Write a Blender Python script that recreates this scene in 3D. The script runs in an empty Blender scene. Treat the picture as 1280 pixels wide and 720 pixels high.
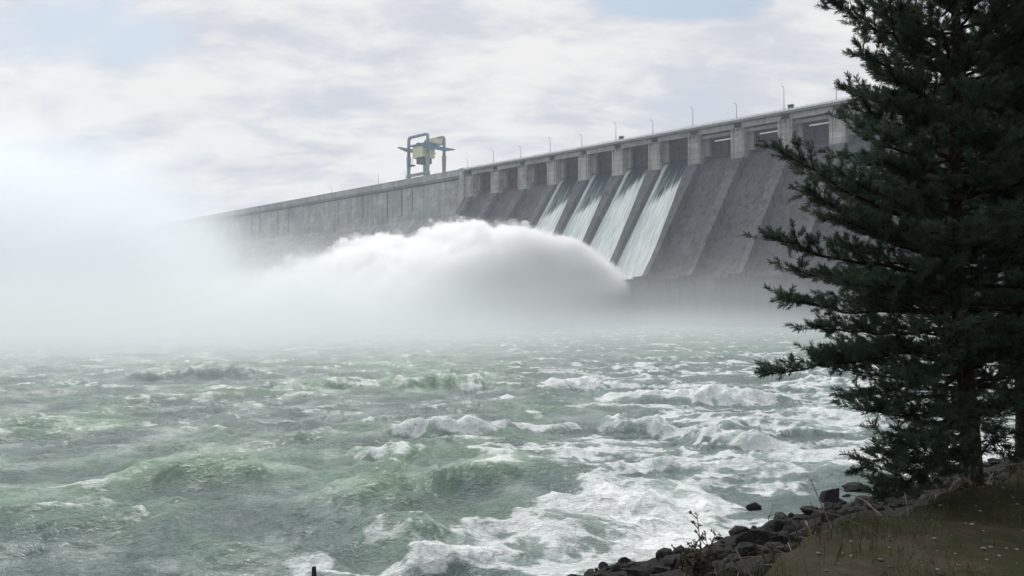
import bpy, bmesh, math, random
import numpy as np
from mathutils import Vector, Matrix

R = math.radians
random.seed(7)
rng = np.random.default_rng(11)
S = bpy.context.scene
COL = S.collection

# ------------------------------------------------------------------ helpers
def mesh_from(name, verts, faces, mat=None, parent=None, smooth=False, loc=None):
    me = bpy.data.meshes.new(name)
    me.from_pydata([tuple(v) for v in verts], [], [tuple(f) for f in faces])
    me.update()
    return link(name, me, mat, parent, smooth, loc)

def link(name, me, mat=None, parent=None, smooth=False, loc=None):
    o = bpy.data.objects.new(name, me)
    COL.objects.link(o)
    if mat:
        me.materials.append(mat)
    if smooth:
        me.polygons.foreach_set('use_smooth', [True] * len(me.polygons))
    if parent:
        o.parent = parent
    if loc is not None:
        o.location = loc
    return o

def mesh_np(name, V, F, mat=None, parent=None, smooth=False):
    """V (n,3) float, F (m,k) int, all faces of k corners"""
    me = bpy.data.meshes.new(name)
    V = np.ascontiguousarray(V, dtype=np.float32)
    F = np.ascontiguousarray(F, dtype=np.int32)
    m, k = F.shape
    me.vertices.add(len(V)); me.vertices.foreach_set('co', V.ravel())
    me.loops.add(m * k); me.loops.foreach_set('vertex_index', F.ravel())
    me.polygons.add(m)
    me.polygons.foreach_set('loop_start', np.arange(0, m * k, k, dtype=np.int32))
    me.polygons.foreach_set('loop_total', np.full(m, k, dtype=np.int32))
    me.polygons.foreach_set('use_smooth', np.full(m, smooth, dtype=bool))
    me.update(calc_edges=True)
    o = bpy.data.objects.new(name, me)
    COL.objects.link(o)
    if mat:
        me.materials.append(mat)
    if parent:
        o.parent = parent
    return o

def empty(name, loc=(0, 0, 0), rz=0):
    o = bpy.data.objects.new(name, None)
    COL.objects.link(o)
    o.location = loc
    o.rotation_euler = (0, 0, rz)
    return o

def tag(o, label=None, cat=None, group=None, kind=None):
    if label: o['label'] = label
    if cat: o['category'] = cat
    if group: o['group'] = group
    if kind: o['kind'] = kind
    return o

class MB:
    """collects simple shapes into one mesh"""
    def __init__(s): s.v = []; s.f = []
    def poly(s, vs, fs):
        b = len(s.v); s.v += [tuple(v) for v in vs]; s.f += [tuple(i + b for i in f) for f in fs]
    def box(s, x0, x1, y0, y1, z0, z1):
        s.poly([(x0,y0,z0),(x1,y0,z0),(x1,y1,z0),(x0,y1,z0),(x0,y0,z1),(x1,y0,z1),(x1,y1,z1),(x0,y1,z1)],
               [(0,3,2,1),(4,5,6,7),(0,1,5,4),(1,2,6,5),(2,3,7,6),(3,0,4,7)])
    def prism(s, prof, x0, x1):
        """closed (y,z) outline extruded along x"""
        n = len(prof)
        vs = [(x0, y, z) for y, z in prof] + [(x1, y, z) for y, z in prof]
        fs = [(i, (i+1) % n, n + (i+1) % n, n + i) for i in range(n)] + [tuple(range(n-1, -1, -1)), tuple(range(n, 2*n))]
        s.poly(vs, fs)
    def tube(s, pts, rad, sides=6):
        pts = [Vector(p) for p in pts]
        n = len(pts)
        rads = rad if isinstance(rad, (list, tuple)) else [rad] * n
        vs, fs = [], []
        prev = None
        for i, p in enumerate(pts):
            d = (pts[min(i+1, n-1)] - pts[max(i-1, 0)]).normalized()
            if prev is None:
                a = d.orthogonal().normalized()
            else:
                a = (prev - d * prev.dot(d)).normalized()
            prev = a
            b = d.cross(a)
            for k in range(sides):
                t = 2 * math.pi * k / sides
                vs.append(p + (a * math.cos(t) + b * math.sin(t)) * rads[i])
        for i in range(n - 1):
            for k in range(sides):
                k2 = (k + 1) % sides
                fs.append((i*sides+k, i*sides+k2, (i+1)*sides+k2, (i+1)*sides+k))
        fs.append(tuple(range(sides-1, -1, -1)))
        fs.append(tuple((n-1)*sides + k for k in range(sides)))
        s.poly(vs, fs)
    def build(s, name, mat, parent=None, smooth=False, bevel=0):
        o = mesh_from(name, s.v, s.f, mat, parent, smooth)
        if bevel:
            bm = bmesh.new(); bm.from_mesh(o.data)
            bmesh.ops.bevel(bm, geom=bm.edges[:], offset=bevel, segments=2, affect='EDGES', clamp_overlap=True)
            bm.to_mesh(o.data); bm.free()
        return o

# ---- numpy gradient noise
_P = np.random.default_rng(3).permutation(4096).astype(np.int64)
_G = np.random.default_rng(4).normal(size=(4096, 3)); _G /= np.linalg.norm(_G, axis=1)[:, None]
def _h(i, j, k): return _P[(_P[(_P[i & 4095] + j) & 4095] + k) & 4095]
def noise(x, y, z=0.0):
    x = np.asarray(x, float); y = np.asarray(y, float); z = np.zeros_like(x) + z
    xi = np.floor(x).astype(np.int64); yi = np.floor(y).astype(np.int64); zi = np.floor(z).astype(np.int64)
    xf, yf, zf = x - xi, y - yi, z - zi
    u, v, w = [t*t*t*(t*(t*6-15)+10) for t in (xf, yf, zf)]
    def g(a, b, c):
        q = _G[_h(xi+a, yi+b, zi+c)]
        return q[..., 0]*(xf-a) + q[..., 1]*(yf-b) + q[..., 2]*(zf-c)
    def L(a, b, t): return a + (b - a) * t
    return L(L(L(g(0,0,0), g(1,0,0), u), L(g(0,1,0), g(1,1,0), u), v),
             L(L(g(0,0,1), g(1,0,1), u), L(g(0,1,1), g(1,1,1), u), v), w) * 1.5
def fbm(x, y, z=0.0, o=4):
    r = 0; a = 1
    for k in range(o):
        r = r + a * noise(x * 2**k + 17*k, y * 2**k - 9*k, z + 5.3*k); a *= .5
    return r
def sst(a, b, x):
    t = np.clip((x - a) / (b - a), 0, 1); return t*t*(3-2*t)

# ------------------------------------------------------------------ material helpers
def new_mat(name):
    m = bpy.data.materials.new(name); m.use_nodes = True
    nt = m.node_tree; nt.nodes.clear()
    return m, nt
class E:
    """a socket with arithmetic"""
    nt = None
    def __init__(s, k): s.k = k
    @staticmethod
    def m(op, *a, clamp=False):
        n = E.nt.nodes.new('ShaderNodeMath'); n.operation = op; n.use_clamp = clamp
        for i, v in enumerate(a):
            if isinstance(v, E): E.nt.links.new(v.k, n.inputs[i])
            else: n.inputs[i].default_value = v
        return E(n.outputs[0])
    def __add__(s, o): return E.m('ADD', s, o)
    __radd__ = __add__
    def __sub__(s, o): return E.m('SUBTRACT', s, o)
    def __rsub__(s, o): return E.m('SUBTRACT', o, s)
    def __mul__(s, o): return E.m('MULTIPLY', s, o)
    __rmul__ = __mul__
    def __truediv__(s, o): return E.m('DIVIDE', s, o)
    def max(s, o): return E.m('MAXIMUM', s, o)
    def min(s, o): return E.m('MINIMUM', s, o)
def smooth(x, a, b, lo=0.0, hi=1.0):
    n = E.nt.nodes.new('ShaderNodeMapRange'); n.interpolation_type = 'SMOOTHSTEP'; n.clamp = True
    for i, v in ((0, x), (1, a), (2, b), (3, lo), (4, hi)):
        if isinstance(v, E): E.nt.links.new(v.k, n.inputs[i])
        else: n.inputs[i].default_value = v
    return E(n.outputs[0])
def nd(t, **kw):
    n = E.nt.nodes.new(t)
    for k, v in kw.items():
        if k.startswith('i_'):
            s = n.inputs[k[2:].replace('_', ' ')]
            if isinstance(v, E): E.nt.links.new(v.k, s)
            elif hasattr(v, 'is_linked'): E.nt.links.new(v, s)
            else: s.default_value = v
        else: setattr(n, k, v)
    return n
def coords(kind='Object'):
    return nd('ShaderNodeTexCoord').outputs[kind]
def mapped(src, scale=(1,1,1), loc=(0,0,0), rot=(0,0,0)):
    n = nd('ShaderNodeMapping', i_Vector=src)
    n.inputs['Scale'].default_value = scale; n.inputs['Location'].default_value = loc; n.inputs['Rotation'].default_value = rot
    return n.outputs[0]
def tnoise(vec, scale, detail=4, rough=.55, dist=0):
    return E(nd('ShaderNodeTexNoise', i_Vector=vec, i_Scale=scale, i_Detail=detail, i_Roughness=rough, i_Distortion=dist).outputs[0])
def ramp(fac, stops):
    n = nd('ShaderNodeValToRGB'); cr = n.color_ramp
    while len(cr.elements) < len(stops): cr.elements.new(.5)
    for e, (p, c) in zip(cr.elements, stops):
        e.position = p; e.color = (*c, 1) if len(c) == 3 else c
    E.nt.links.new(fac.k if isinstance(fac, E) else fac, n.inputs[0])
    return n.outputs[0]
def mix(fac, a, b, blend='MIX'):
    n = nd('ShaderNodeMix', data_type='RGBA', blend_type=blend)
    for i, v in ((0, fac), (6, a), (7, b)):
        if isinstance(v, E): E.nt.links.new(v.k, n.inputs[i])
        elif hasattr(v, 'is_linked'): E.nt.links.new(v, n.inputs[i])
        else: n.inputs[i].default_value = v if not isinstance(v, tuple) or len(v) == 4 else (*v, 1)
    return n.outputs[2]
def finish(nt, bsdf):
    out = nd('ShaderNodeOutputMaterial'); nt.links.new(bsdf.outputs[0], out.inputs['Surface'])
def principled(color, rough=.8, spec=.3, bump=None, bump_s=.3, bump_d=.1, metal=0):
    n = nd('ShaderNodeBsdfPrincipled')
    if hasattr(color, 'is_linked'): E.nt.links.new(color, n.inputs['Base Color'])
    else: n.inputs['Base Color'].default_value = (*color, 1)
    if isinstance(rough, E): E.nt.links.new(rough.k, n.inputs['Roughness'])
    else: n.inputs['Roughness'].default_value = rough
    n.inputs['Specular IOR Level'].default_value = spec
    n.inputs['Metallic'].default_value = metal
    if bump is not None:
        b = nd('ShaderNodeBump', i_Strength=bump_s, i_Distance=bump_d)
        E.nt.links.new(bump.k if isinstance(bump, E) else bump, b.inputs['Height'])
        E.nt.links.new(b.outputs[0], n.inputs['Normal'])
    return n

def simple_mat(name, c, rough=.7, spec=.3, var=.25, scale=1.5, metal=0):
    m, nt = new_mat(name); E.nt = nt
    f = tnoise(coords(), scale, 5)
    lo = tuple(x * (1 - var) for x in c); hi = tuple(min(1, x * (1 + var)) for x in c)
    finish(nt, principled(ramp(f, [(.3, lo), (.7, hi)]), rough, spec, f, .2, .02, metal))
    return m

def concrete_mat(name, c, stain=.5, joint=(11, 3.0), vertical=True, dark=(.06, .06, .062)):
    """weathered mass concrete: lift joints, formwork tone changes, runs of dark seepage"""
    m, nt = new_mat(name); E.nt = nt
    co = coords()
    big = tnoise(co, .05, 5, .6)
    med = tnoise(co, .45, 5, .6)
    fine = tnoise(co, 4, 3)
    runs = tnoise(mapped(co, (.55, .55, .035)), 1.0, 4, .6, .3)
    runs2 = tnoise(mapped(co, (1.6, 1.6, .05)), 1.0, 3, .6, .2)
    base = ramp(big * .5 + med * .35 + fine * .15, [(.34, tuple(x*.6 for x in c)), (.5, c), (.66, tuple(x*1.4 for x in c))])
    base = mix(smooth(runs, .48, .66) * stain, base, tuple(x*.42 for x in c) + (1,))
    base = mix(smooth(runs2, .58, .70) * stain * .6, base, tuple(min(1, x*1.9) for x in c) + (1,))
    sp = nd('ShaderNodeSeparateXYZ', i_Vector=co)
    X, Z = E(sp.outputs[0]), E(sp.outputs[2])
    def lines(q, per, w):
        fr = E.m('FRACT', q / per)
        return smooth(E.m('ABSOLUTE', fr - .5), .5 - w / per, .5)
    blot = tnoise(mapped(co, (.5, .5, .5)), .16, 6, .72, .8)
    base = mix(smooth(blot, .52, .66)*.45, base, tuple(min(1, x*1.75) for x in c) + (1,))
    base = mix(smooth(blot, .46, .34)*.5, base, tuple(x*.5 for x in c) + (1,))
    L1 = lines(Z + (med - .5) * .3, joint[1], .14)
    L2 = lines(X, joint[0], .16)
    patch = E(nd('ShaderNodeTexWhiteNoise', noise_dimensions='2D',
              i_Vector=nd('ShaderNodeCombineXYZ', i_X=E.m('FLOOR', X / joint[0]), i_Y=E.m('FLOOR', Z / joint[1])).outputs[0]).outputs[0])
    base = mix(.5, base, mix(1.0, base, ramp(patch, [(0, (.78, .78, .8)), (1, (1.15, 1.15, 1.13))]), 'MULTIPLY'))
    base = mix((L1 * .5).max(L2 * .6), base, (.05, .05, .052, 1))
    finish(nt, principled(base, .85, .25, med + fine * .4 - L1 * .5 - L2 * .5, .5, .15))
    return m

M = {}
M['wall'] = concrete_mat('weathered_concrete', (.34, .338, .335), .5, (14.5, 3.2))
M['pier'] = concrete_mat('pale_concrete', (.34, .335, .32), .4, (50, 2.6))
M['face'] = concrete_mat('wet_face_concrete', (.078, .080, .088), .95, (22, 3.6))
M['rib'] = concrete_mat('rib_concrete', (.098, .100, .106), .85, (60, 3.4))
M['deck'] = simple_mat('deck_concrete', (.33, .33, .33), .8, .3, .2, .3)
M['girder'] = simple_mat('girder_grey', (.20, .205, .21), .7, .3, .25, .4)
M['gate'] = simple_mat('gate_grey', (.045, .047, .055), .6, .3, .4, .3)
M['gate_red'] = simple_mat('gate_red_lead', (.085, .040, .038), .65, .3, .4, .3)
M['rail'] = simple_mat('rail_paint_sunlit', (.72, .72, .72), .5)
M['post'] = simple_mat('galvanised_post', (.25, .26, .27), .5, .4)
M['sky_gap_white'] = simple_mat('sky_gap_white', (.75, .76, .76), .5)  # brightness of open sky put into a plain colour
M['crane_grey'] = simple_mat('crane_grey_paint', (.22, .25, .29), .5, .4, .12, .4)
M['crane_blue'] = simple_mat('crane_blue_paint', (.09, .19, .30), .5, .4, .12, .4)
M['crane_cream'] = simple_mat('crane_cream_paint', (.62, .63, .42), .5, .4, .08, .3)
M['crane_dark'] = simple_mat('crane_dark_steel', (.06, .065, .075), .5, .4)
M['bark'] = simple_mat('pine_bark', (.028, .022, .019), .95, .1, .5, 14)
M['dead'] = simple_mat('bleached_wood', (.16, .135, .115), .9, .1, .4, 12)
M['stalk'] = simple_mat('dry_stalk', (.04, .03, .023), .95, .1, .4, 12)
M['dark_stake'] = simple_mat('dark_wood', (.02, .019, .018), .9, .1, .4, 20)

def rock_mat():
    m, nt = new_mat('shore_rock'); E.nt = nt
    co = coords()
    a = tnoise(co, 1.3, 6, .65); b = tnoise(co, 9, 4)
    c = ramp(a * .65 + b * .35, [(.3, (.004, .004, .0045)), (.58, (.010, .010, .011)), (.82, (.034, .032, .031))])
    finish(nt, principled(c, smooth(a, .3, .7, .6, .9), .15, a + b * .35, .8, .12))
    return m
M['rock'] = rock_mat()

# ------------------------------------------------------------------ layout
CAM_Z = 8.0
FPX = 1000.0                                   # focal length in 1280-wide pixels
HOR = 383.0
def at(px, py, Y):
    """world point seen at photo pixel, at depth Y"""
    return Vector(((px - 640) / FPX * Y, Y, CAM_Z - (py - HOR) / FPX * Y))
PITCH = 22.0                                   # pier spacing
O = Vector((-25.6, 474.0, 0))                  # wall axis at pier 0, downstream pier face
RW = Vector((.7075, -.7067, 0)).normalized()   # along the wall to the right
WALL_RZ = math.atan2(RW.y, RW.x)
# local frame of the dam: x along the wall (right), y = UPSTREAM ; downstream D = -y
def wall_pt(a, D, z):
    dv = Vector((-.7067, -.7075, 0)).normalized()
    return O + RW * a + dv * D + Vector((0, 0, z))

# ------------------------------------------------------------------ DAM
dam = empty('dam', O, WALL_RZ)
tag(dam, 'long grey concrete gravity dam with spillway piers and sloping downstream face', 'dam')
N0, N1 = 0, 17            # first and last spillway pier
WET = (3, 4, 5, 6)
PW = 6.6                  # pier width
TOP = 89.5
def bay_profile(off=0.0, D0=-14.0):
    """(D,z) of the ogee, chute and flip bucket, lifted by off along the normal-ish"""
    pts = []
    for D in np.linspace(D0, -8, 4): pts.append((D, 76 - .02 * (D + 8)**2))
    for D in np.linspace(-7, -1.8, 7): pts.append((D, 76 - .1153 * (D + 8)**2))
    for D in np.linspace(2, 33, 9): pts.append((D, 69 - 1.43 * D + 0.03))
    # bucket: arc from slope -1.43 to +0.65
    D, z = 33.0, 69 - 1.43 * 33
    a0, a1 = -math.atan(1.43), math.atan(.62)
    Rb = 9.5
    cx, cz = D - Rb * math.sin(a0), z + Rb * math.cos(a0)
    for a in np.linspace(a0, a1, 10)[1:]:
        pts.append((cx + Rb * math.sin(a), cz - Rb * math.cos(a)))
    if off:
        q = []
        for i, (D, z) in enumerate(pts):
            p0, p1 = pts[max(0, i-1)], pts[min(len(pts)-1, i+1)]
            tx, tz = p1[0]-p0[0], p1[1]-p0[1]; l = math.hypot(tx, tz)
            q.append((D - tz/l*off, z + tx/l*off))
        pts = q
    return pts
prof = bay_profile()
LIP_D, LIP_Z = prof[-1]
# bay faces, one part per bay
for n in range(N0, N1):
    a0, a1 = n * PITCH + .003, (n+1) * PITCH - .003
    m = MB()
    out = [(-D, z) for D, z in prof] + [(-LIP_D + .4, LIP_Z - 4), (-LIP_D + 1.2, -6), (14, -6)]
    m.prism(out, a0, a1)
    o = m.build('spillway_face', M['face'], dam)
def half_w(D):
    return PW/2 - (PW/2 - 1.25) * min(1, max(0, (D - 1.5)/26))**.8
# piers and their sloping ribs
for n in range(N0, N1 + 1):
    a = n * PITCH
    m = MB()
    m.box(a - PW/2, a + PW/2, 0, 15.5, 60, TOP - 3.2)
    m.box(a - PW/2 + .9, a - PW/2 + 1.5, -.35, 0.01, 73.6, TOP - 3.4)          # pilaster strips on the pier nose
    m.box(a + PW/2 - 1.5, a + PW/2 - .9, -.35, 0.01, 73.6, TOP - 3.4)
    p = m.build('pier', M['pier'], dam, bevel=.08)
    m = MB()
    for k in (-2.1, 0, 2.1):
        m.box(a + k - .45, a + k + .45, -1.1, 0, TOP - 4.3, TOP - 3.25)
    m.build('corbel', M['girder'], p)
    m = MB()
    rp = [(0, 73), (-2, 71.6), (-33, 73 - 1.43 * 31.6)]
    ex = [(-33.5, 73 - 1.43*31.9), (-38.4, LIP_Z + 2.6), (-39.6, LIP_Z + 1.6), (-LIP_D + .6, LIP_Z + 1.2)]
    rp = [(2, 73.0), (-.6, 73.0), (-1.6, 72.2)] + [(-d_, 73 - 1.43*(d_-1.4)) for d_ in (5, 9, 13, 18, 23, 28)] + ex + [(-LIP_D + .7, LIP_Z - 4), (-LIP_D + 1.6, -6), (2, -6)]
    nn = len(rp)
    vs = [(a - half_w(-y), y, z) for y, z in rp] + [(a + half_w(-y), y, z) for y, z in rp]
    m.poly(vs, [(i, (i+1) % nn, nn + (i+1) % nn, nn + i) for i in range(nn)] + [tuple(range(nn-1, -1, -1)), tuple(range(nn, 2*nn))])
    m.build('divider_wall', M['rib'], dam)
# gates
for n in range(N0, N1):
    a0, a1 = n * PITCH + PW/2, (n+1) * PITCH - PW/2
    red = n in (1, 6)
    m = MB()
    m.box(a0 + .05, a1 - .05, 8.2, 9.0, 75.6, TOP - .92)
    for k in range(5):
        m.box(a0 + .05, a1 - .05, 7.7, 8.25, 76.6 + k * 1.7, 77.0 + k * 1.7)
    for k in range(4):
        x = a0 + 1.5 + k * (a1 - a0 - 3) / 3
        m.box(x - .25, x + .25, 7.5, 8.25, 75.9, 84.0)
    g = m.build('gate', M['gate_red'] if red else M['gate'], dam)
    if red: g['label'] = 'gate in dull rust red paint'
    m = MB()
    m.box(a0 + .02, a0 + 2.6, 3.6, 5.6, 76.5, 85.9)
    m.build('hoist_column', M['girder'], dam)
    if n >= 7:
        m = MB(); m.box(a0 + 6, a1 - .05, 2.6, 3.2, 82.5, 83.05); m.build('sky_gap_strip', M['sky_gap_white'], dam)  # pale strip added for the bright sky showing under the deck
        m = MB(); m.box(a0 + .02, a1 - .02, 1.6, 2.2, 84.2, 85.6); m.build('service_beam', M['girder'], dam)
# deck over the spillway
aL, aR = N0 * PITCH - PW/2, N1 * PITCH + PW/2
m = MB()
m.box(aL, aR, -1.6, 16, TOP - .9, TOP)
m.build('deck', M['girder'], dam)
for n in range(N0, N1):
    m = MB()
    m.box(n * PITCH + PW/2 - 1.4, (n+1) * PITCH - PW/2 + 1.4, .4, 1.5, TOP - 3.19, TOP - .9)
    m.box(n * PITCH + PW/2 - 1.4, (n+1) * PITCH - PW/2 + 1.4, 12.4, 13.5, TOP - 3.19, TOP - .9)
    m.build('girder', M['pier'], dam)
m = MB()
m.box(aL, aR, -1.75, -1.35, TOP + .004, TOP + .75)  # white kerb: sunlight along the crest edge put into its colour
for z in (.75, 1.2): m.box(aL, aR, -1.62, -1.54, TOP + z - .05, TOP + z + .05)
x = aL
while x < aR:
    m.box(x, x + .1, -1.63, -1.53, TOP + .35, TOP + 1.25); x += 2.75
m.build('railing', M['rail'], dam)
# non-overflow wing to the left and to the right
def wing(x0, x1, bank):
    m = MB()
    m.prism([(1.0, TOP - .4), (1.0, 63), (-43, 0), (-43, -6), (16, -6), (16, TOP - .4)], x0, x1)
    w = m.build('wing_wall', M['wall'], dam)
    m = MB()
    m.prism([(-.8, TOP + .9), (-.8, TOP - 3.0), (1.0, TOP - 4.2), (1.0, TOP - .4), (.2, TOP - .4), (.2, TOP + .9)], x0, x1)
    m.build('parapet', M['wall'], dam)
    m = MB()
    m.box(x0, x1, .55, .99, TOP - 5.0, TOP - 4.35)
    m.build('cable_duct', M['gate'], dam)
    rnd = random.Random(5)
    for k in range(int((x1 - x0) / 14.5)):
        xx = x1 - 7 - k * 14.5 + rnd.uniform(-2, 2)
        if rnd.random() < .65:
            m = MB(); m.box(xx, xx + .45, .72, .99, 64 + rnd.uniform(0, 6), TOP - 5.1)
            m.build('drain_pipe', M['gate'] if rnd.random() < .7 else M['deck'], dam)
    return w
wing(-640, aL, 0)
wing(aR, aR + 160, 1)
m = MB(); m.box(aL - 4.2, aL + .02, -1.2, 1.1, 60, TOP + 1.2); m.build('end_pilaster', M['pier'], dam)

# ------------------------------------------------------------------ lamp posts and kiosks on the crest
def lamp_post(a, h, label, D=1.2):
    r = empty('lamp_post', wall_pt(a, D, TOP), WALL_RZ)
    m = MB(); m.tube([(0,0,0), (0,0,h*.3), (0,0,h)], [.22, .16, .09], 6); m.box(-.3, .3, -.3, .3, 0, .5)
    m.build('pole', M['post'], r)
    m = MB(); m.tube([(0,0,h - .35), (0,-.5,h), (0,-1.1,h+.1)], .07, 5); m.box(-.16, .16, -1.9, -1.0, h + .03, h + .2)
    m.build('lamp_head', M['post'], r)
    tag(r, label, 'lamp post', 'lamp posts along the dam crest')
LP = [(0, 5.5, 'short thin lamp post where the spillway deck meets the plain dam wall'),
      (1, 8.0, 'thin lamp post above the second pier from the left end of the spillway'),
      (2, 6.8, 'thin lamp post above the third pier from the left end of the spillway'),
      (3, 8.5, 'thin lamp post above the pier left of the first flowing chute'),
      (4, 6.8, 'thin lamp post above the pier between the two left flowing chutes'),
      (5, 9.5, 'tall thin lamp post above the pier between the two middle flowing chutes'),
      (6, 7.0, 'thin lamp post above the pier between the two right flowing chutes'),
      (7, 9.2, 'tall thin lamp post above the pier right of the last flowing chute'),
      (8, 7.0, 'thin lamp post above the second pier right of the flowing chutes'),
      (9, 10.2, 'tallest thin lamp post, on the crest just left of the pine'),
      (10, 7.5, 'thin lamp post on the crest behind the tips of the pine branches')]
for n, h, t in LP: lamp_post(n * PITCH + .3, h, t)
for a, h, t in ((-62, 6.0, 'small lamp post on the dam wall just left of the gantry crane'),
                (-92, 7.5, 'taller of two small lamp posts left of the gantry crane'),
                (-150, 5.5, 'faint lamp post on the plain dam wall far left of the crane')):
    lamp_post(a, h, t, .2 - 1.0 + .3)
def kiosk(a, label):
    r = empty('kiosk', wall_pt(a, .6, TOP), WALL_RZ)
    m = MB(); m.box(-1, 1, -.8, .8, 0, 2.3); m.build('cabinet', M['gate'], r, bevel=.06)
    m = MB(); m.box(-1.2, 1.2, -1, 1, 2.32, 2.5); m.build('roof', M['deck'], r)
    tag(r, label, 'kiosk', 'small dark kiosks on the crest')
kiosk(5 * PITCH + 3.2, 'small dark kiosk on the crest above the middle of the flowing chutes')
kiosk(9 * PITCH + 3.0, 'small dark kiosk on the crest beside the tallest lamp post')

# ------------------------------------------------------------------ gantry crane
crane = empty('gantry_crane', wall_pt(-50.5, -1.6, TOP), WALL_RZ)
tag(crane, 'blue grey gantry crane with cream machine house standing on the dam crest', 'crane')
LX, LY, LH = 19.5, 13.5, 28.0       # along the wall, across it, height
def portal(y):
    m = MB()
    x0, x1 = -LX/2, LX/2
    pts = [(x0, y, LH*.55)]
    rr = 2.2
    for t in np.linspace(0, 90, 6): pts.append((x0 + rr - rr * math.cos(R(t)), y, LH - rr + rr * math.sin(R(t))))
    for t in np.linspace(90, 0, 6): pts.append((x1 - rr + rr * math.cos(R(t)), y, LH - rr + rr * math.sin(R(t))))
    pts.append((x1, y, LH*.55))
    m.tube(pts, 1.05, 8)
    m.build('portal_beam', M['crane_grey'], crane, smooth=True)
    for x in (x0, x1):
        m = MB()
        m.poly([(x-.7,y-.7,0),(x+.7,y-.7,0),(x+.7,y+.7,0),(x-.7,y+.7,0),(x-1.05,y-1.0,LH*.55),(x+1.05,y-1.0,LH*.55),(x+1.05,y+1.0,LH*.55),(x-1.05,y+1.0,LH*.55)],
               [(0,3,2,1),(4,5,6,7),(0,1,5,4),(1,2,6,5),(2,3,7,6),(3,0,4,7)])
        m.build('leg', M['crane_grey'], crane)
    m = MB(); m.box(x0 - 1.5, x1 + 1.5, y - .7, y + .7, 2.2, 3.9); m.build('sill_beam', M['crane_grey'], crane)
    for x in (x0, x1):
        m = MB(); m.box(x - 1.6, x + 1.6, y - .5, y + .5, .1, 2.2); m.build('bogie', M['crane_dark'], crane)
portal(0); portal(LY)
for x in (-LX/2, LX/2):
    m = MB()      # cantilevered girder across the wall with tapered tips
    z = LH - 9.2
    pr = [(-9, z + 1.7), (-8.5, z + 2.1), (LY + 8.5, z + 2.1), (LY + 9, z + 1.7), (LY + 2, z), (-2, z)]
    m.prism([(y, zz) for y, zz in pr], x - .8, x + .8)
    m.build('girder', M['crane_blue'] if x > 0 else M['crane_grey'], crane)
m = MB(); m.box(-5.2, 5.6, -.6, 9.4, LH - 14.2, LH - 6.6); m.build('machine_house', M['crane_cream'], crane, bevel=.3)
m = MB()
m.prism([(-1.9, LH - 6.6), (-1.9, LH - 5.7), (4.5, LH - 4.4), (10.8, LH - 5.7), (10.8, LH - 6.6)], -6.2, 6.6)
m.build('house_roof', M['crane_blue'], crane)
m = MB(); m.box(2, 9.0, 6, 14.6, LH - 5.2, LH - 1.8); m.build('winch_cover', M['crane_cream'], crane, bevel=.3)
m = MB(); m.box(-3.2, 4.2, 1, 8, LH - 17.8, LH - 14.22); m.build('hook_block', M['crane_dark'], crane, bevel=.2)
m = MB(); m.box(-8.6, -4.6, -1.4, 1.2, LH - 19.0, LH - 18.2); m.tube([(-8.2, -1, LH-18.2), (-8.2, -1, LH-9)], .2, 5); m.tube([(-5, -1, LH-18.2), (-5, -1, LH-14)], .2, 5)
m.build('access_platform', M['crane_dark'], crane)

# ------------------------------------------------------------------ water running down the chutes
def chute_mat(name, start, right):
    m, nt = new_mat(name); E.nt = nt
    sp = nd('ShaderNodeSeparateXYZ', i_Vector=coords())
    X, Y, Z = [E(k) for k in sp.outputs]
    D = 0 - Y
    hw = (PW/2) - (PW/2 - 1.25)*((D - 1.5)/26).max(0.0).min(1.0)
    u = (X - hw) / (PITCH - 2*hw)              # 0..1 left to right
    st = tnoise(mapped(coords(), (1.1, .06, .06)), 1.0, 5, .62, .4)
    st2 = tnoise(mapped(coords(), (3.5, .16, .16)), 1.0, 4, .6, .3)
    f = smooth(D + (st - .5) * 11 + (st2 - .5) * 6 + (u - .5) * right, start - 1.5, start + 3.5)
    edge = smooth(u + (st2 - .5) * .08, .20, .06) * smooth(D, -9, -3)
    edge2 = smooth(u + (st2 - .5) * .05, .95, 1.0) * smooth(D, start - 8, start)
    film = smooth(st*.5 + st2*.5 + D*.006, .47, .66) * smooth(D, -7, 4) * .5
    f = f.max(edge).max(edge2 * .9).max(film)
    tone = smooth(st * .55 + st2 * .45, .34, .66)
    white = mix(tone, (.46, .55, .55, 1), (.86, .89, .88, 1))
    clear = mix(tone, (.008, .020, .026, 1), (.018, .038, .046, 1))
    b = principled(mix(f, clear, white), smooth(f, 0, 1, .45, .7), .12, st * .6 + st2, .6, .5)
    finish(nt, b)
    return m
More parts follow.
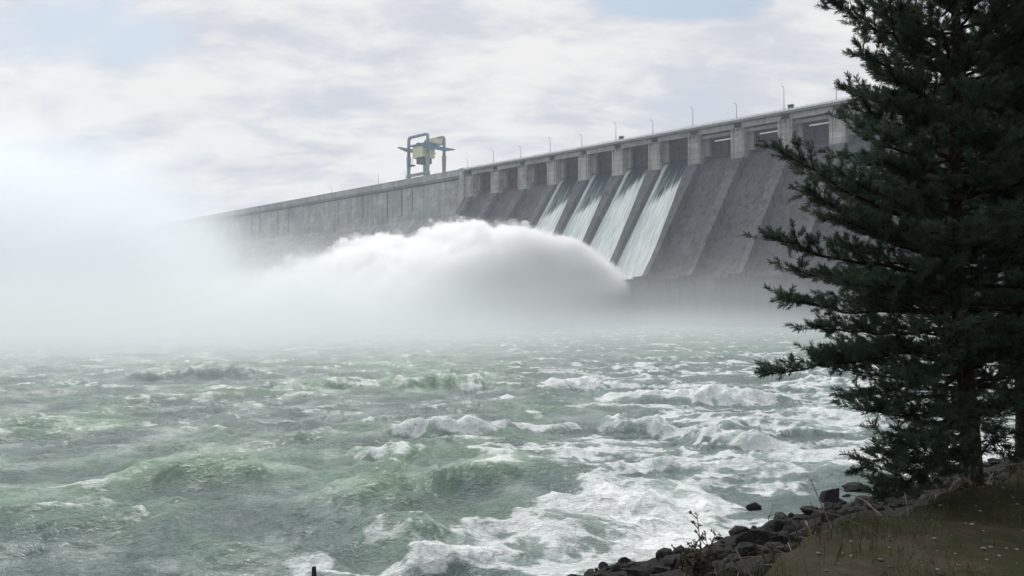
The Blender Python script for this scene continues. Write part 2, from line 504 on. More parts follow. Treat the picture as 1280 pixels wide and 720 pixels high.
for i, n in enumerate(WET):
    a0 = n * PITCH
    V, F = [], []
    pr = bay_profile(1.0)[2:]
    # resample
    d = np.r_[0, np.cumsum([math.dist(pr[k], pr[k+1]) for k in range(len(pr)-1)])]
    ss = np.linspace(0, d[-1], 110)
    pD = np.interp(ss, d, [p[0] for p in pr]); pz = np.interp(ss, d, [p[1] for p in pr])
    nx = 26
    for k in range(110):
        for j in range(nx):
            hw = half_w(pD[k]) + .03
            x = hw + (PITCH - 2*hw) * j / (nx - 1)
            r = .35 * min(1, max(0, pD[k] / 12)) * float(noise(x * .8 + i * 9, ss[k] * .12, i)) * (0 if j in (0, nx-1) else 1)
            V.append((x, -pD[k] - r * .6, pz[k] + r))
    for k in range(109):
        for j in range(nx - 1):
            b = k * nx + j
            F.append((b, b + nx, b + nx + 1, b + 1))
    o = mesh_from('spillway_stream', V, F, chute_mat('chute_water_%s' % 'abcd'[i], (7.5, 8, 2.5, 6)[i], (9, 8, 12, 10)[i]), smooth=True)
    o.location = wall_pt(a0, 0, 0); o.rotation_euler = (0, 0, WALL_RZ)
    sol = o.modifiers.new('thick', 'SOLIDIFY'); sol.thickness = .8; sol.offset = -1
    tag(o, ['leftmost and farthest stream of white water running down the spillway',
            'second stream from the left of white water on the spillway',
            'third stream from the left, whitest sheet of water on the spillway',
            'rightmost and widest stream of pale green water on the spillway'][i], 'water stream', 'streams flowing down the spillway')

# ------------------------------------------------------------------ bank terrain
TD = Vector((.785, .62)); TN = Vector((.62, -.785))     # along the edge, landward
EX, EY = 1.35, 5.2
def to_ts(x, y): return (x-EX)*.785 + (y-EY)*.62, (x-EX)*.62 - (y-EY)*.785
def ground_ts(t, s):
    t = np.asarray(t, float); s = np.asarray(s, float)
    nz = fbm(t*.35, s*.35, 1.7, 4)
    edge = .55 * noise(t*.5, 3.1, 0) + .3 * noise(t*1.4, 8, 2)
    s2 = s + edge - .06*sst(3.2, 1.4, t) - .40*sst(1.0, -1.2, t) + .25*sst(3.5, 6, t)
    land = 6.3 + .035*np.clip(s2, 0, 30) + .10*nz*sst(0, 3, s2)*np.exp(-np.clip(s2,0,200)/40) + np.clip(s2-30, 0, 600)*.16 + .05*fbm(t*1.6, s*1.6, 6, 3)
    land = land + .35*sst(4.0, 7.5, t)*sst(-.4, .8, s2)*np.exp(-np.clip(s2,0,200)/60)
    q = np.clip(-s2, 0, 60)
    drop = 6.3 - .85*sst(0, .7, q) - (.40 + .085*sst(7, 2, t) + .08*sst(3, -1, t))*q - .25*nz*sst(0, 3, q)
    z = np.where(s2 > 0, land, np.maximum(drop, -4.5))
    return z
def ground_z(x, y):
    t, s = to_ts(x, y); return float(ground_ts(t, s))
def spread(*segs):
    out = []
    for a, b, st in segs: out += list(np.arange(a, b, st))
    out.append(segs[-1][1]); return np.array(out)
ts = spread((-500, -60, 40), (-60, -12, 3), (-12, 22, .13), (22, 60, 1.2), (60, 520, 20))
ss = spread((-46, -20, 2), (-20, 5, .12), (5, 20, .6), (20, 80, 6), (80, 620, 40))
T, SS = np.meshgrid(ts, ss, indexing='ij')
Zg = ground_ts(T, SS)
V = np.stack([EX + T*.785 + SS*.62, EY + T*.62 - SS*.785, Zg], -1).reshape(-1, 3)
nt_, ns_ = T.shape
idx = np.arange(nt_*ns_).reshape(nt_, ns_)
F = np.stack([idx[:-1,:-1], idx[:-1,1:], idx[1:,1:], idx[1:,:-1]], -1).reshape(-1, 4)[:, ::-1]
def ground_mat():
    m, nt = new_mat('bank_soil'); E.nt = nt
    co = coords()
    a = tnoise(co, .8, 6, .65); b = tnoise(co, 6, 5, .65); c = tnoise(co, 40, 3)
    col = ramp(a*.5 + b*.5, [(.3, (.020, .018, .013)), (.5, (.042, .036, .026)), (.7, (.072, .062, .044))])
    col = mix(smooth(tnoise(co, 1.7, 5, .7), .38, .58) * .85, col, mix(c, (.014, .019, .008, 1), (.036, .040, .017, 1)))
    sp = nd('ShaderNodeSeparateXYZ', i_Vector=co)
    col = mix(smooth(E(sp.outputs[2]) + (a - .5)*1.5, 6.0, 5.0), col, mix(b, (.008, .008, .008, 1), (.03, .028, .026, 1)))
    finish(nt, principled(col, .95, .1, a + b*.6 + c*.3, .8, .05))
    return m
ground = mesh_np('ground', V, F, ground_mat(), smooth=True)
tag(ground, kind='structure')

# far bank hills behind the mist
V, F = [], []
hx = np.linspace(-1180, 1180, 60); hy = np.linspace(640, 1180, 24)
HX, HY = np.meshgrid(hx, hy, indexing='ij')
HZ = -5 + 95*sst(640, 1000, HY + .25*np.abs(HX)) * (.55 + .45*fbm(HX/260, HY/260, 3, 3)) * sst(-250, -650, HX) 
HZ = np.clip(HZ, -5, 118)
idx = np.arange(HX.size).reshape(HX.shape)
mesh_np('hills', np.stack([HX, HY, HZ], -1).reshape(-1, 3), np.stack([idx[:-1,:-1], idx[1:,:-1], idx[1:,1:], idx[:-1,1:]], -1).reshape(-1, 4),
        simple_mat('forest_hill', (.04, .055, .03), .95, .1, .5, .05), smooth=True)['kind'] = 'structure'

# ------------------------------------------------------------------ river
ang = np.r_[np.linspace(-180, -48, 45)[:-1], np.linspace(-48, 48, 1250), np.linspace(48, 180, 45)[1:-1]]
rad = np.r_[np.array([4.0, 8, 12, 15]), 17 * np.exp(np.linspace(0, math.log(520/17), 820)), np.array([600, 720, 860, 1000, 1150])]
A, RR = np.meshgrid(np.radians(ang), rad, indexing='ij')
X, Y = RR*np.sin(A), RR*np.cos(A)
fade = np.clip((RR-17)/6, 0, 1)
# domain warp makes the boils and cross seas of a tailrace
wx = X + 5.0*noise(X/17, Y/17, 1.0) + 1.6*noise(X/5.5, Y/5.5, 7.0)
wy = Y + 5.0*noise(X/17, Y/17, 4.0) + 1.6*noise(X/5.5, Y/5.5, 9.0)
def ridge(n, p=1.5): return (1 - np.minimum(1, np.abs(n)*1.7))**p
n1 = ridge(noise(wx/15, wy/9.5, 2.0), 1.6)
n2 = ridge(noise(wx/6.2+40, wy/4.2, 5.0), 1.5)
n3 = ridge(noise(wx/2.6+7, wy/1.9+90, 3.0), 1.3)
b1 = noise(wx/22+3, wy/14, 8.0)
H = .50*b1 + .46*(n1-.4) + .34*(n2-.4)*(.6+.8*n1) + .20*(n3-.4)
det = np.exp(-RR/110)
H = H + .10*(ridge(noise(wx/1.35, wy/.95, 6.0), 1.2)-.4) + det*(.075*ridge(noise(wx/.62, wy/.45, 2.5), 1.1) + .035*noise(X/.36, Y/.28, 4.5))
foam = (.42*sst(.72, .98, n1)*sst(.40, .88, n2) + .16*sst(.76, .98, n2)*n1)*(.45 + .55*sst(-10, 6, X))
# breakers
def breaker(x0, y0, x1, y1, h, w, fo, back=3.0):
    """a curling crest from one point to another: steep towards the camera, long behind"""
    global H, foam
    dx, dy = x1-x0, y1-y0; L = math.hypot(dx, dy); ux, uy = dx/L, dy/L
    tt = ((X-x0)*ux + (Y-y0)*uy)/L
    dd = -(X-x0)*uy + (Y-y0)*ux + 1.3*noise(X/4, Y/4, 3.3) + .5*noise(X/1.4, Y/1.4, 1.3)   # + = away
    env = sst(-.12, .12, tt) * sst(1.15, .7, tt)
    prof_ = np.where(dd < 0, np.exp(-(dd/w)**2), np.exp(-(dd/(w*back))**2))
    rough = 1 + .35*noise(X/1.6, Y/1.6, 6.6) + .25*noise(X/.6, Y/.6, 2.2)
    H = H + h*env*prof_*rough
    H = H - .45*h*env*np.exp(-((dd+2.2*w)/(1.3*w))**2)
    foam = foam + .8*fo*env*np.where(dd < 0, np.exp(-(dd/(w*1.25))**4), np.exp(-(dd/(w*back*.9))**2)) - .5*env*np.exp(-((dd+2.6*w)/(1.0*w))**2)
breaker(-7.6, 50.5, -1.0, 49.5, .80, .8, 1.0, 1.3)
breaker(-1.5, 51.5, 5.5, 53.0, .35, .7, .55, 1.6)
breaker(5.8, 53.5, 11.0, 52.0, .72, .8, .95, 1.8)
breaker(10.8, 49.5, 15.5, 47.0, .75, .8, .95, 1.9)
breaker(4.4, 38.0, 8.8, 39.2, .22, .5, .6, 1.6)
breaker(-17.5, 34.5, -10.5, 36.0, .62, 1.0, .10, 1.5)
breaker(-7.5, 31.5, 2.5, 36.5, .55, 1.0, .12, 1.6)
breaker(-5.5, 27.0, 0.5, 28.2, .42, .8, .10, 1.6)
breaker(-8.5, 41.5, -5.0, 42.2, .5, .7, .40, 1.4)
breaker(-24, 77, -13, 79, .8, 1.1, .4, 1.6)
breaker(-12, 79, -2, 78, .8, 1.0, .5, 2.0)
breaker(3, 79, 14, 77, .7, 1.0, .55, 2.2)
breaker(9, 66, 24, 69, .8, 1.1, .7, 2.6)
breaker(-42, 88, -26, 90, 1.0, 1.3, .35, 1.6)
breaker(-3.2, 24.6, .2, 25.4, .35, .6, .7, 1.6)
# where the river is churned white: along the near shore to the right
band = sst(-3.5, 7.0, X - .115*(Y-24) + 3.0*noise(X/9, Y/9, 12.0)) * sst(135, 95, Y)
band = np.maximum(band, .75*sst(27.5, 24.5, Y + 2.5*noise(X/4, Y/4, 4))*sst(-4.5, .5, X))
t_, s_ = to_ts(X, Y)
shore = sst(-23.0, -17.0, s_) * (Y < 140)
L1 = ridge(noise(wx/4.4+5, wy/3.0, 15.0) + .35*noise(wx/1.5, wy/1.0, 3.0), 1.4)
L2 = ridge(noise(wx/1.9+5, wy/1.2, 11.0) + .3*noise(X/.6, Y/.45, 3.0), 1.4)
L3 = ridge(noise(wx/.75+5, wy/.5, 31.0), 1.3)
lc = .45*L1 + .36*L2 + .24*L3*det
lc = (lc - lc.mean())/lc.std()
u_ = 1/(1 + np.exp(-1.7*lc))                            # roughly uniform 0..1: a threshold gives the share covered
patch = fbm(wx/9+2, wy/6.5, 20.0, 3)
big = fbm(X/24+9, Y/15, 33.0, 2)
cover = foam + band*(.15 + .62*patch + .28*big) + .40*shore*(.7+.8*patch) + (1-band)*(-.07 + .20*patch + .12*big)
cover = np.clip(cover + .07*sst(40, 60, RR)*sst(140, 90, RR)*(lc*.5), 0, .96)
foam = np.clip((u_ - (1-cover))*1.05 + .5, 0, 1.3) * sst(.0, .14, cover)
milky = np.clip(cover*1.1, 0, 1)
H = H + np.clip(foam,0,1)*(.05*noise(X/.6, Y/.4, 9.0) + .02)*det
calm = sst(-14.0, -17.5, s_)                           # lower waves at the shore
H = H * (.25 + .75*np.where(s_ > -60, calm, 1)) * fade * np.exp(-np.clip(RR-200, 0, 2000)/200)
V = np.stack([X, Y, H], -1)
na, nr = A.shape
idx = np.arange(na*nr).reshape(na, nr)
nxt = np.roll(idx, -1, axis=0)
F = np.stack([idx[:, :-1], idx[:, 1:], nxt[:, 1:], nxt[:, :-1]], -1).reshape(-1, 4)[:, ::-1]
def river_mat():
    m, nt = new_mat('river_water'); E.nt = nt
    co = coords()
    fa = E(nd('ShaderNodeAttribute', attribute_name='foam').outputs['Fac'])
    ha = E(nd('ShaderNodeAttribute', attribute_name='aerated_crestlit').outputs['Fac'])
    def strands(vec, sc, det, dist):
        q = tnoise(vec, sc, det, .6, dist)
        return 1 - E.m('ABSOLUTE', q - .5)*4.5          # bright threads along the zero lines
    f1 = tnoise(mapped(co, (.8, 1.3, 1)), 1.1, 8, .70, .7)
    f2 = tnoise(mapped(co, (.9, 1.3, 1)), 7, 4, .65, .4)
    s1 = strands(mapped(co, (.75, 1.35, 1)), .9, 3, 1.2)
    s2 = strands(mapped(co, (.8, 1.3, 1)), 2.6, 3, 1.0)
    lace = s1.max(s2*.9).max(0.0)
    q = fa + (f1 - .5)*.9 + (f2 - .5)*.45
    thick = smooth(q, .78, 1.25)
    veil = smooth(q + lace*.50, .50, 1.15)
    f = thick.max(veil*.78)
    col = mix(smooth(ha + (tnoise(co, .16, 3) - .5)*.9, .30, .95), (.150, .207, .194, 1), (.200, .318, .222, 1))  # greener with height: light through the crests put into colour, plus aeration
    mk = E(nd('ShaderNodeAttribute', attribute_name='milky').outputs['Fac'])
    col = mix(smooth(mk + (f1 - .5)*.5 + lace*.12, .05, .8)*.65, col, (.33, .41, .38, 1))      # bubbles under the surface
    rip = tnoise(mapped(co, (1, 1.6, 1)), 3.0, 5, .62, .5)
    rip2 = tnoise(mapped(co, (1, 1.4, 1)), 11, 3, .6, .3)
    wcol = mix(smooth(f2*.6 + f1*.4, .36, .62), (.58, .63, .635, 1), (.88, .90, .91, 1))
    b = principled(mix(f, col, wcol), smooth(f, 0, 1, .19, .8), .5, (rip*(1 - f*.5) + rip2*.32*(1 - f*.5))*smooth(tnoise(co, .22, 4, .6), .36, .62, .30, 1.0) + f*.22*f2 + thick*.2, .9, .32)
    b.inputs['IOR'].default_value = 1.33
    finish(nt, b)
    return m
river = mesh_np('water', V.reshape(-1, 3), F, river_mat(), smooth=True)
at_ = river.data.attributes.new('foam', 'FLOAT', 'POINT'); at_.data.foreach_set('value', foam.ravel().astype(np.float32))
at3 = river.data.attributes.new('milky', 'FLOAT', 'POINT'); at3.data.foreach_set('value', milky.ravel().astype(np.float32))
at2 = river.data.attributes.new('aerated_crestlit', 'FLOAT', 'POINT'); at2.data.foreach_set('value', np.clip(.35 + .42*H + .35*noise(X/26, Y/20, 30) - .25*band, 0, 1).ravel().astype(np.float32))
tag(river, kind='structure')
def water_z(x, y):
    i = int(np.argmin(np.abs(np.radians(ang) - math.atan2(x, y)))); j = int(np.argmin(np.abs(rad - math.hypot(x, y))))
    return float(H[i, j])

# droplets thrown off the breaking crests
VV, FF, b = [], [], 0
tet = np.array([[1,1,1],[1,-1,-1],[-1,1,-1],[-1,-1,1]])*.6; tf = np.array([[0,1,2],[0,3,1],[0,2,3],[1,3,2]])
cand = np.argwhere((foam > .75) & (RR < 95) & (RR > 22) & (H > np.percentile(H[RR < 95], 80)) & (np.abs(np.degrees(A)) < 40))
wgt = np.exp(1.6*np.minimum(H[cand[:,0], cand[:,1]], 1.6)) * RR[cand[:,0], cand[:,1]]**2; wgt /= wgt.sum()
cl_ = cand[rng.choice(len(cand), 260, p=wgt)]
for (i, j) in cl_:
    nd_ = rng.integers(6, 34); sp_ = rng.uniform(.15, .6)
    c0 = np.array([X[i,j], Y[i,j], H[i,j]])
    off = rng.normal(0, 1, (nd_, 3))*np.array([sp_, sp_*.6, 0]); off[:,2] = rng.exponential(sp_*.32, nd_) - .03
    for o_ in off:
        VV.append(tet*rng.uniform(.008, .03) + c0 + o_); FF.append(tf + b); b += 4
o = mesh_np('splashes', np.concatenate(VV), np.concatenate(FF), simple_mat('droplet_white', (.82, .85, .86), .5, .4, .05))
tag(o, 'white droplets flying off the breaking wave crests', 'splash', kind='stuff')

# ------------------------------------------------------------------ rocks
def rock_mesh(seed, sub=4):
    bm = bmesh.new()
    bmesh.ops.create_icosphere(bm, subdivisions=sub, radius=1)
    r = np.random.default_rng(seed)
    pl = r.normal(size=(17, 3)); pl /= np.linalg.norm(pl, axis=1)[:, None]
    ds = r.uniform(.5, .88, 17)
    co = np.array([v.co for v in bm.verts])
    # cut to a faceted convex block, then roughen
    sc = np.full(len(co), 1.25)
    for p, d in zip(pl, ds):
        q = co @ p
        sc = np.minimum(sc, np.where(q > 1e-3, d/np.maximum(q, 1e-3), 9))
    co = co * sc[:, None]
    n = fbm(co[:,0]*1.6 + seed*7.7, co[:,1]*1.6, co[:,2]*1.6, 4)
    co = co * (1 + .10*n)[:, None]
    for v, c in zip(bm.verts, co): v.co = c
    me = bpy.data.meshes.new('boulder'); bm.to_mesh(me); bm.free()
    return me
def boulder(px, py, Yd, w, h, label, seed, rz=0., zoff=0., water=False):
    p = at(px, py, Yd)
    z = (0.0 if water else ground_z(p.x, p.y))
    me = rock_mesh(seed)
    o = link('boulder', me, M['rock'], smooth=False)
    o.location = (p.x, p.y, z + h*.18 + zoff); o.scale = (w, w*.8, h); o.rotation_euler = (random.uniform(-.2,.2), random.uniform(-.2,.2), rz)
    tag(o, label, 'boulder', 'dark boulders along the shore')
def wy_(py): return CAM_Z / ((py - HOR) / FPX)
BL = [(1035, 622, wy_(625), .62, .62, 'black pointed boulder standing alone in white foam off the shore', 1, True),
      (1072, 608, wy_(610), .75, .35, 'low flat black rock in the foam beneath the lowest pine branches', 2, True),
      (1003, 654, 27.5, .8, .42, 'low dark boulder just inshore of the lone pointed one', 3, True),
      (1045, 640, 28.0, .95, .6, 'rounded dark boulder half hidden behind the dry grass on the bank', 4, True),
      (914, 692, 23.3, .62, .75, 'upright dark boulder between the dry weed and the grass bank', 5, True),
      (943, 690, 22.6, .5, .6, 'blocky dark boulder beside the upright one at the water edge', 6, True),
      (938, 631, 31.8, .3, .22, 'tiny black rock just breaking the surface in the foam', 7, True),
      (975, 683, 20.5, .6, .6, 'dark jagged boulder leaning on the bank above the water', 8, False),
      (955, 705, 17.0, .5, .5, 'grey edged boulder at the foot of the grassy bank', 9, False),
      (1085, 628, 29.0, 1.0, .75, 'large dark boulder in the shade under the pine', 10, True),
      (1120, 636, 24.0, .9, .8, 'broken dark boulder below the pine trunk roots', 11, False),
      (896, 708, 21.5, .55, .45, 'wet black rock behind the stems of the dry weed', 12, True),
      (850, 716, 23.4, .4, .3, 'small wet rock at the waterline left of the dry weed', 13, True)]
for px, py, Yd, w, h, lab, sd, wat in BL: boulder(px, py, Yd, w, h, lab, sd, sd*1.7, 0, wat)
# loose rubble between them
protos = []
for k in range(6):
    me = rock_mesh(40+k, 2); v = np.array([x.co[:] for x in me.vertices]); f = np.array([p.vertices[:] for p in me.polygons]); protos.append((v, f)); bpy.data.meshes.remove(me)
VV, FF, b = [], [], 0
for k in range(2600):
    t = random.uniform(-4, 30); s = -random.uniform(.7, 17)
    z = float(ground_ts(t, s))
    if z < -.5: continue
    v, f = protos[k % 6]
    sc = .04 + .24*random.random()**2.4 * (1 + .05*abs(s)); rz = random.uniform(0, 6.28)
    q = v * np.array([sc, sc*random.uniform(.6, 1), sc*random.uniform(.45, .8)])
    c, sn = math.cos(rz), math.sin(rz)
    q = np.stack([q[:,0]*c - q[:,1]*sn, q[:,0]*sn + q[:,1]*c, q[:,2]], -1)
    VV.append(q + np.array([EX + t*.785 + s*.62, EY + t*.62 - s*.785, z + sc*.15])); FF.append(f + b); b += len(v)
o = mesh_np('rubble', np.concatenate(VV), np.concatenate(FF), M['rock'], smooth=False)
tag(o, 'loose dark stone rubble covering the slope down to the water', 'rubble', kind='stuff')

# ------------------------------------------------------------------ grass, litter and weeds on the bank
def blades(n, tr, sr, hmin, hmax, width, lean=.5, dens=None):
    t = rng.uniform(*tr, n); s = rng.uniform(*sr, n)
    if dens is not None:
        k = dens(t, s) > rng.uniform(0, 1, n); t, s = t[k], s[k]
    n = len(t)
    z = ground_ts(t, s)
    x = EX + t*.785 + s*.62; y = EY + t*.62 - s*.785
    h = rng.uniform(hmin, hmax, n); a = rng.uniform(0, 2*np.pi, n); la = rng.uniform(0, 2*np.pi, n); le = rng.uniform(.1, lean, n)*h
    w = width*rng.uniform(.6, 1.3, n)
    base = np.stack([x, y, z-.01], -1); sd = np.stack([np.cos(a)*w, np.sin(a)*w, 0*a], -1)
    mid = base + np.stack([np.cos(la)*le*.35, np.sin(la)*le*.35, h*.6], -1)
    tip = base + np.stack([np.cos(la)*le, np.sin(la)*le, h], -1)
    V = np.stack([base-sd, base+sd, mid-sd*.7, mid+sd*.7, tip], 1).reshape(-1, 3)
    i = np.arange(n)[:, None]*5
    F = np.concatenate([i+np.array([[0,1,3]]), i+np.array([[0,3,2]]), i+np.array([[2,3,4]])])
    return V, F
def leafmat(name, c1, c2, sc=3.0):
    m, nt = new_mat(name); E.nt = nt
    f = tnoise(coords(), sc, 3)
    b = principled(ramp(f, [(.3, c1), (.7, c2)]), .75, .2)
    finish(nt, b); return m
gd = lambda t, s: np.clip(.25 + 1.1*fbm(t*.8, s*.8, 9, 3), .03, 1)
V, F = blades(200000, (-4, 11), (-.6, 4.5), .015, .085, .0024, 1.2, gd)
V2, F2 = blades(5000, (-3, 10), (-.9, .5), .08, .24, .0028, .7, lambda t, s: np.clip(.1+1.4*fbm(t*1.1, s, 19, 2), .05, 1))
o = mesh_np('grass', np.concatenate([V, V2]), np.concatenate([F, F2+len(V)]), leafmat('bank_grass', (.024, .034, .012), (.078, .086, .034)))
tag(o, 'short dark olive grass growing over the bank', 'grass', kind='stuff')
V, F = blades(1500, (1.6, 4.4), (-1.3, -.15), .12, .34, .0035, 1.0, lambda t, s: np.clip(.2+1.5*fbm(t*1.5, s, 29, 2), .05, 1))
o = mesh_np('dry_grass', V, F, leafmat('straw', (.06, .05, .032), (.16, .135, .09)))
tag(o, 'dead straw coloured grass hanging over the edge of the bank', 'dry grass', kind='stuff')
V, F = blades(5000, (-2, 9), (-3.2, .1), .08, .34, .0035, 1.2, lambda t, s: np.clip(.15+1.5*fbm(t*1.3, s*1.3, 49, 2), .02, 1))
o = mesh_np('slope_grass', V, F, leafmat('slope_straw', (.020, .020, .012), (.075, .064, .042)))
tag(o, 'tangled dark grass growing between the stones of the slope', 'grass', kind='stuff')
m = MB()
for k in range(420):
    t = random.uniform(-2, 9); s_k = -random.uniform(-.1, 4.5)
    z = float(ground_ts(t, s_k)) + random.uniform(.02, .16)
    c_ = Vector((EX + t*.785 + s_k*.62, EY + t*.62 - s_k*.785, z))
    d_ = Vector((random.gauss(0, 1), random.gauss(0, 1), random.gauss(.1, .45))).normalized()*random.uniform(.08, .35)
    r_ = random.uniform(.003, .009)
    m.tube([c_-d_, c_ + Vector((0, 0, random.uniform(-.03, .03))), c_+d_], [r_, r_*.9, r_*.4], 4)
o = m.build('brushwood', M['dead']); tag(o, 'dead twigs and sticks scattered among the dark stones', 'twigs', kind='stuff')
VV, FF, b = [], [], 0
for k in range(1500):
    t = random.uniform(-2.5, 9); s = random.uniform(-.3, 3.5)
    v, f = protos[k % 6]; sc = .003 + .022*random.random()**3.5
    VV.append(v*np.array([sc, sc, sc*.5]) + np.array([EX + t*.785 + s*.62, EY + t*.62 - s*.785, float(ground_ts(t, s)) + sc*.3])); FF.append(f+b); b += len(v)
o = mesh_np('pebbles', np.concatenate(VV), np.concatenate(FF), simple_mat('pale_pebble', (.16, .15, .14), .85, .1, .85, 2.3))
tag(o, 'pale pebbles and litter scattered over the grass bank', 'pebbles', kind='stuff')

def weed(px, Yd, top_py, label, n, seed, spread_, seed_heads=True, name='dry_weed'):
    rn = random.Random(seed)
    p = at(px, 700, Yd); gz = ground_z(p.x, p.y); p.z = gz - .03
    hgt = CAM_Z - (top_py-HOR)/FPX*Yd - gz
    root = empty(name, p)
    lm = leafmat('seed_head', (.025, .019, .014), (.06, .048, .036))
    for k in range(n):
        m = MB(); lv = MB()
        az = rn.uniform(0, 6.28); le = rn.uniform(.1, 1)*spread_; h = hgt*(1 if k == 0 else rn.uniform(.3, .85))
        pts = [Vector((math.cos(az)*le*(q**1.5) + rn.uniform(-.01,.01), math.sin(az)*le*(q**1.5) + rn.uniform(-.01,.01), h*q)) for q in np.linspace(0, 1, 8)]
        m.tube(pts, [.0085*(1-.75*q) for q in np.linspace(0, 1, 8)], 4)
        for j in range(2, 8):
            for _ in range(2):
                az2 = rn.uniform(0, 6.28); l2 = rn.uniform(.03, .09)*(1.2-j/9)+.02
                e = pts[j] + Vector((math.cos(az2)*l2, math.sin(az2)*l2, l2*rn.uniform(.3, 1)))
                m.tube([pts[j], e], [.0042, .002], 3)
                if seed_heads:
                    for q in range(3):
                        c = pts[j].lerp(e, rn.uniform(.4, 1)); d = Vector((rn.uniform(-1,1), rn.uniform(-1,1), rn.uniform(-.5,1))).normalized()*rn.uniform(.016, .036)
                        w = d.orthogonal().normalized()*.008
                        lv.poly([c, c+d*.5+w, c+d, c+d*.5-w], [(0,1,2,3)])
        st_ = m.build('stem', M['stalk'], root)
        if seed_heads: lv.build('seed_heads', lm, st_)  # small seed heads along the side twigs of each stem
    tag(root, label, 'weed')
weed(874, 5.0, 648, 'tall bare brown weed standing at the left end of the bank', 10, 3, .22)
weed(897, 5.3, 662, 'shorter brown weed with thin stems just right of the tall one', 8, 5, .18)
weed(965, 6.0, 648, 'thin dry weed leaning over the boulders at the bank edge', 5, 8, .2, False)
# dark stake tip at the lower edge of the view
p = at(395, 715, 4.6); gz = ground_z(p.x, p.y); tz = CAM_Z - (706-HOR)/FPX*4.6
r = empty('stake', (p.x, p.y, gz))
m = MB(); m.tube([(.02, 0, -.15), (.012, 0, (tz-gz)*.5), (0, 0, (tz-gz)*.93), (-.003, 0, tz-gz)], [.03, .026, .02, .012], 8); m.build('shaft', M['dark_stake'], r, smooth=True)
tag(r, 'tip of a dark wooden stake rising before the green water', 'stake')
# driftwood
def drift(pts, rads, label, seed):
    rn = random.Random(seed)
    P = []
    for px, py, Yd, lift in pts:
        q = at(px, py, Yd); q.z = max(ground_z(q.x, q.y), -.2) + lift; P.append(q)
    r = empty('driftwood', P[0])
    Q = []
    for i in range(len(P)-1):
        for k in range(5):
            q = P[i].lerp(P[i+1], k/5); Q.append(q - P[0] + Vector((rn.uniform(-.02,.02), rn.uniform(-.02,.02), rn.uniform(-.02,.03))))
    Q.append(P[-1]-P[0])
    rr = list(np.interp(np.linspace(0, 1, len(Q)), np.linspace(0, 1, len(rads)), rads))
    m = MB(); m.tube(Q, rr, 8); m.build('log', M['dead'], r, smooth=True)
    m = MB()
    for k in range(3):
        i = rn.randrange(3, len(Q)-2); m.tube([Q[i], Q[i]+Vector((rn.uniform(-.15,.15), rn.uniform(-.1,.1), rn.uniform(.1,.3)))], [rr[i]*.5, .006], 5)
    m.build('branch_stub', M['dead'], r)
    tag(r, label, 'driftwood', 'driftwood under the pine')
drift([(1108, 622, 12, .15), (1150, 614, 11.6, .35), (1195, 606, 11, .3)], [.03, .05, .06], 'bleached bent root lying across the boulders under the pine', 1)
drift([(1165, 655, 7.4, .02), (1200, 645, 7.6, .04), (1235, 628, 7.9, .05)], [.02, .035, .04], 'fallen grey branch lying on the grass at the foot of the pine', 2)

# ------------------------------------------------------------------ pines
def shoot_proto(seed, L=.12, n=54, nl=.055, w=.0026):
    r = np.random.default_rng(seed)
    u = r.uniform(.05, 1, n)**.8; az = r.uniform(0, 2*np.pi, n); el = np.radians(r.uniform(28, 62, n))*(1.15-.45*u)
    base = np.stack([0*u, 0*u, u*L], -1)
    rd = np.stack([np.cos(az), np.sin(az), 0*az], -1)
    d = rd*np.sin(el)[:, None] + np.array([0, 0, 1])*np.cos(el)[:, None]
    ln = nl*r.uniform(.7, 1.15, n)
    tip = base + d*ln[:, None]
    sd = np.cross(d, r.normal(size=(n, 3))); sd /= np.linalg.norm(sd, axis=1)[:, None]; sd *= w
    mid = base + d*(ln*.55)[:, None] + np.array([0, 0, .003])
    V = np.stack([base-sd*.6, base+sd*.6, mid+sd, tip, mid-sd], 1).reshape(-1, 3)
    i = np.arange(n)[:, None]*5
    F = np.concatenate([i+np.array([[0,1,2]]), i+np.array([[0,2,4]]), i+np.array([[4,2,3]])])
    # the twig itself
    k = len(V); tw = .0028
    V = np.concatenate([V, np.array([[tw,0,0],[-tw*.5,tw*.87,0],[-tw*.5,-tw*.87,0],[0,0,L]])])
    F = np.concatenate([F, np.array([[0,1,3],[1,2,3],[2,0,3]])+k])
    return V, F
SH = [shoot_proto(100+k) for k in range(5)]

def needle_mat():
    m, nt = new_mat('pine_needles'); E.nt = nt
    co = coords()
    f = tnoise(co, 2.2, 4, .6); g = tnoise(co, 14, 3)
    c = ramp(f*.6 + g*.4, [(.3, (.026, .050, .038)), (.5, (.048, .080, .054)), (.7, (.095, .122, .070))])
    b = principled(c, .6, .3)
    tr = nd('ShaderNodeBsdfTranslucent'); nt.links.new(c, tr.inputs[0])
    mx = nd('ShaderNodeMixShader'); mx.inputs[0].default_value = .32
    nt.links.new(b.outputs[0], mx.inputs[1]); nt.links.new(tr.outputs[0], mx.inputs[2])
    finish(nt, mx); return m
M['needle'] = needle_mat()

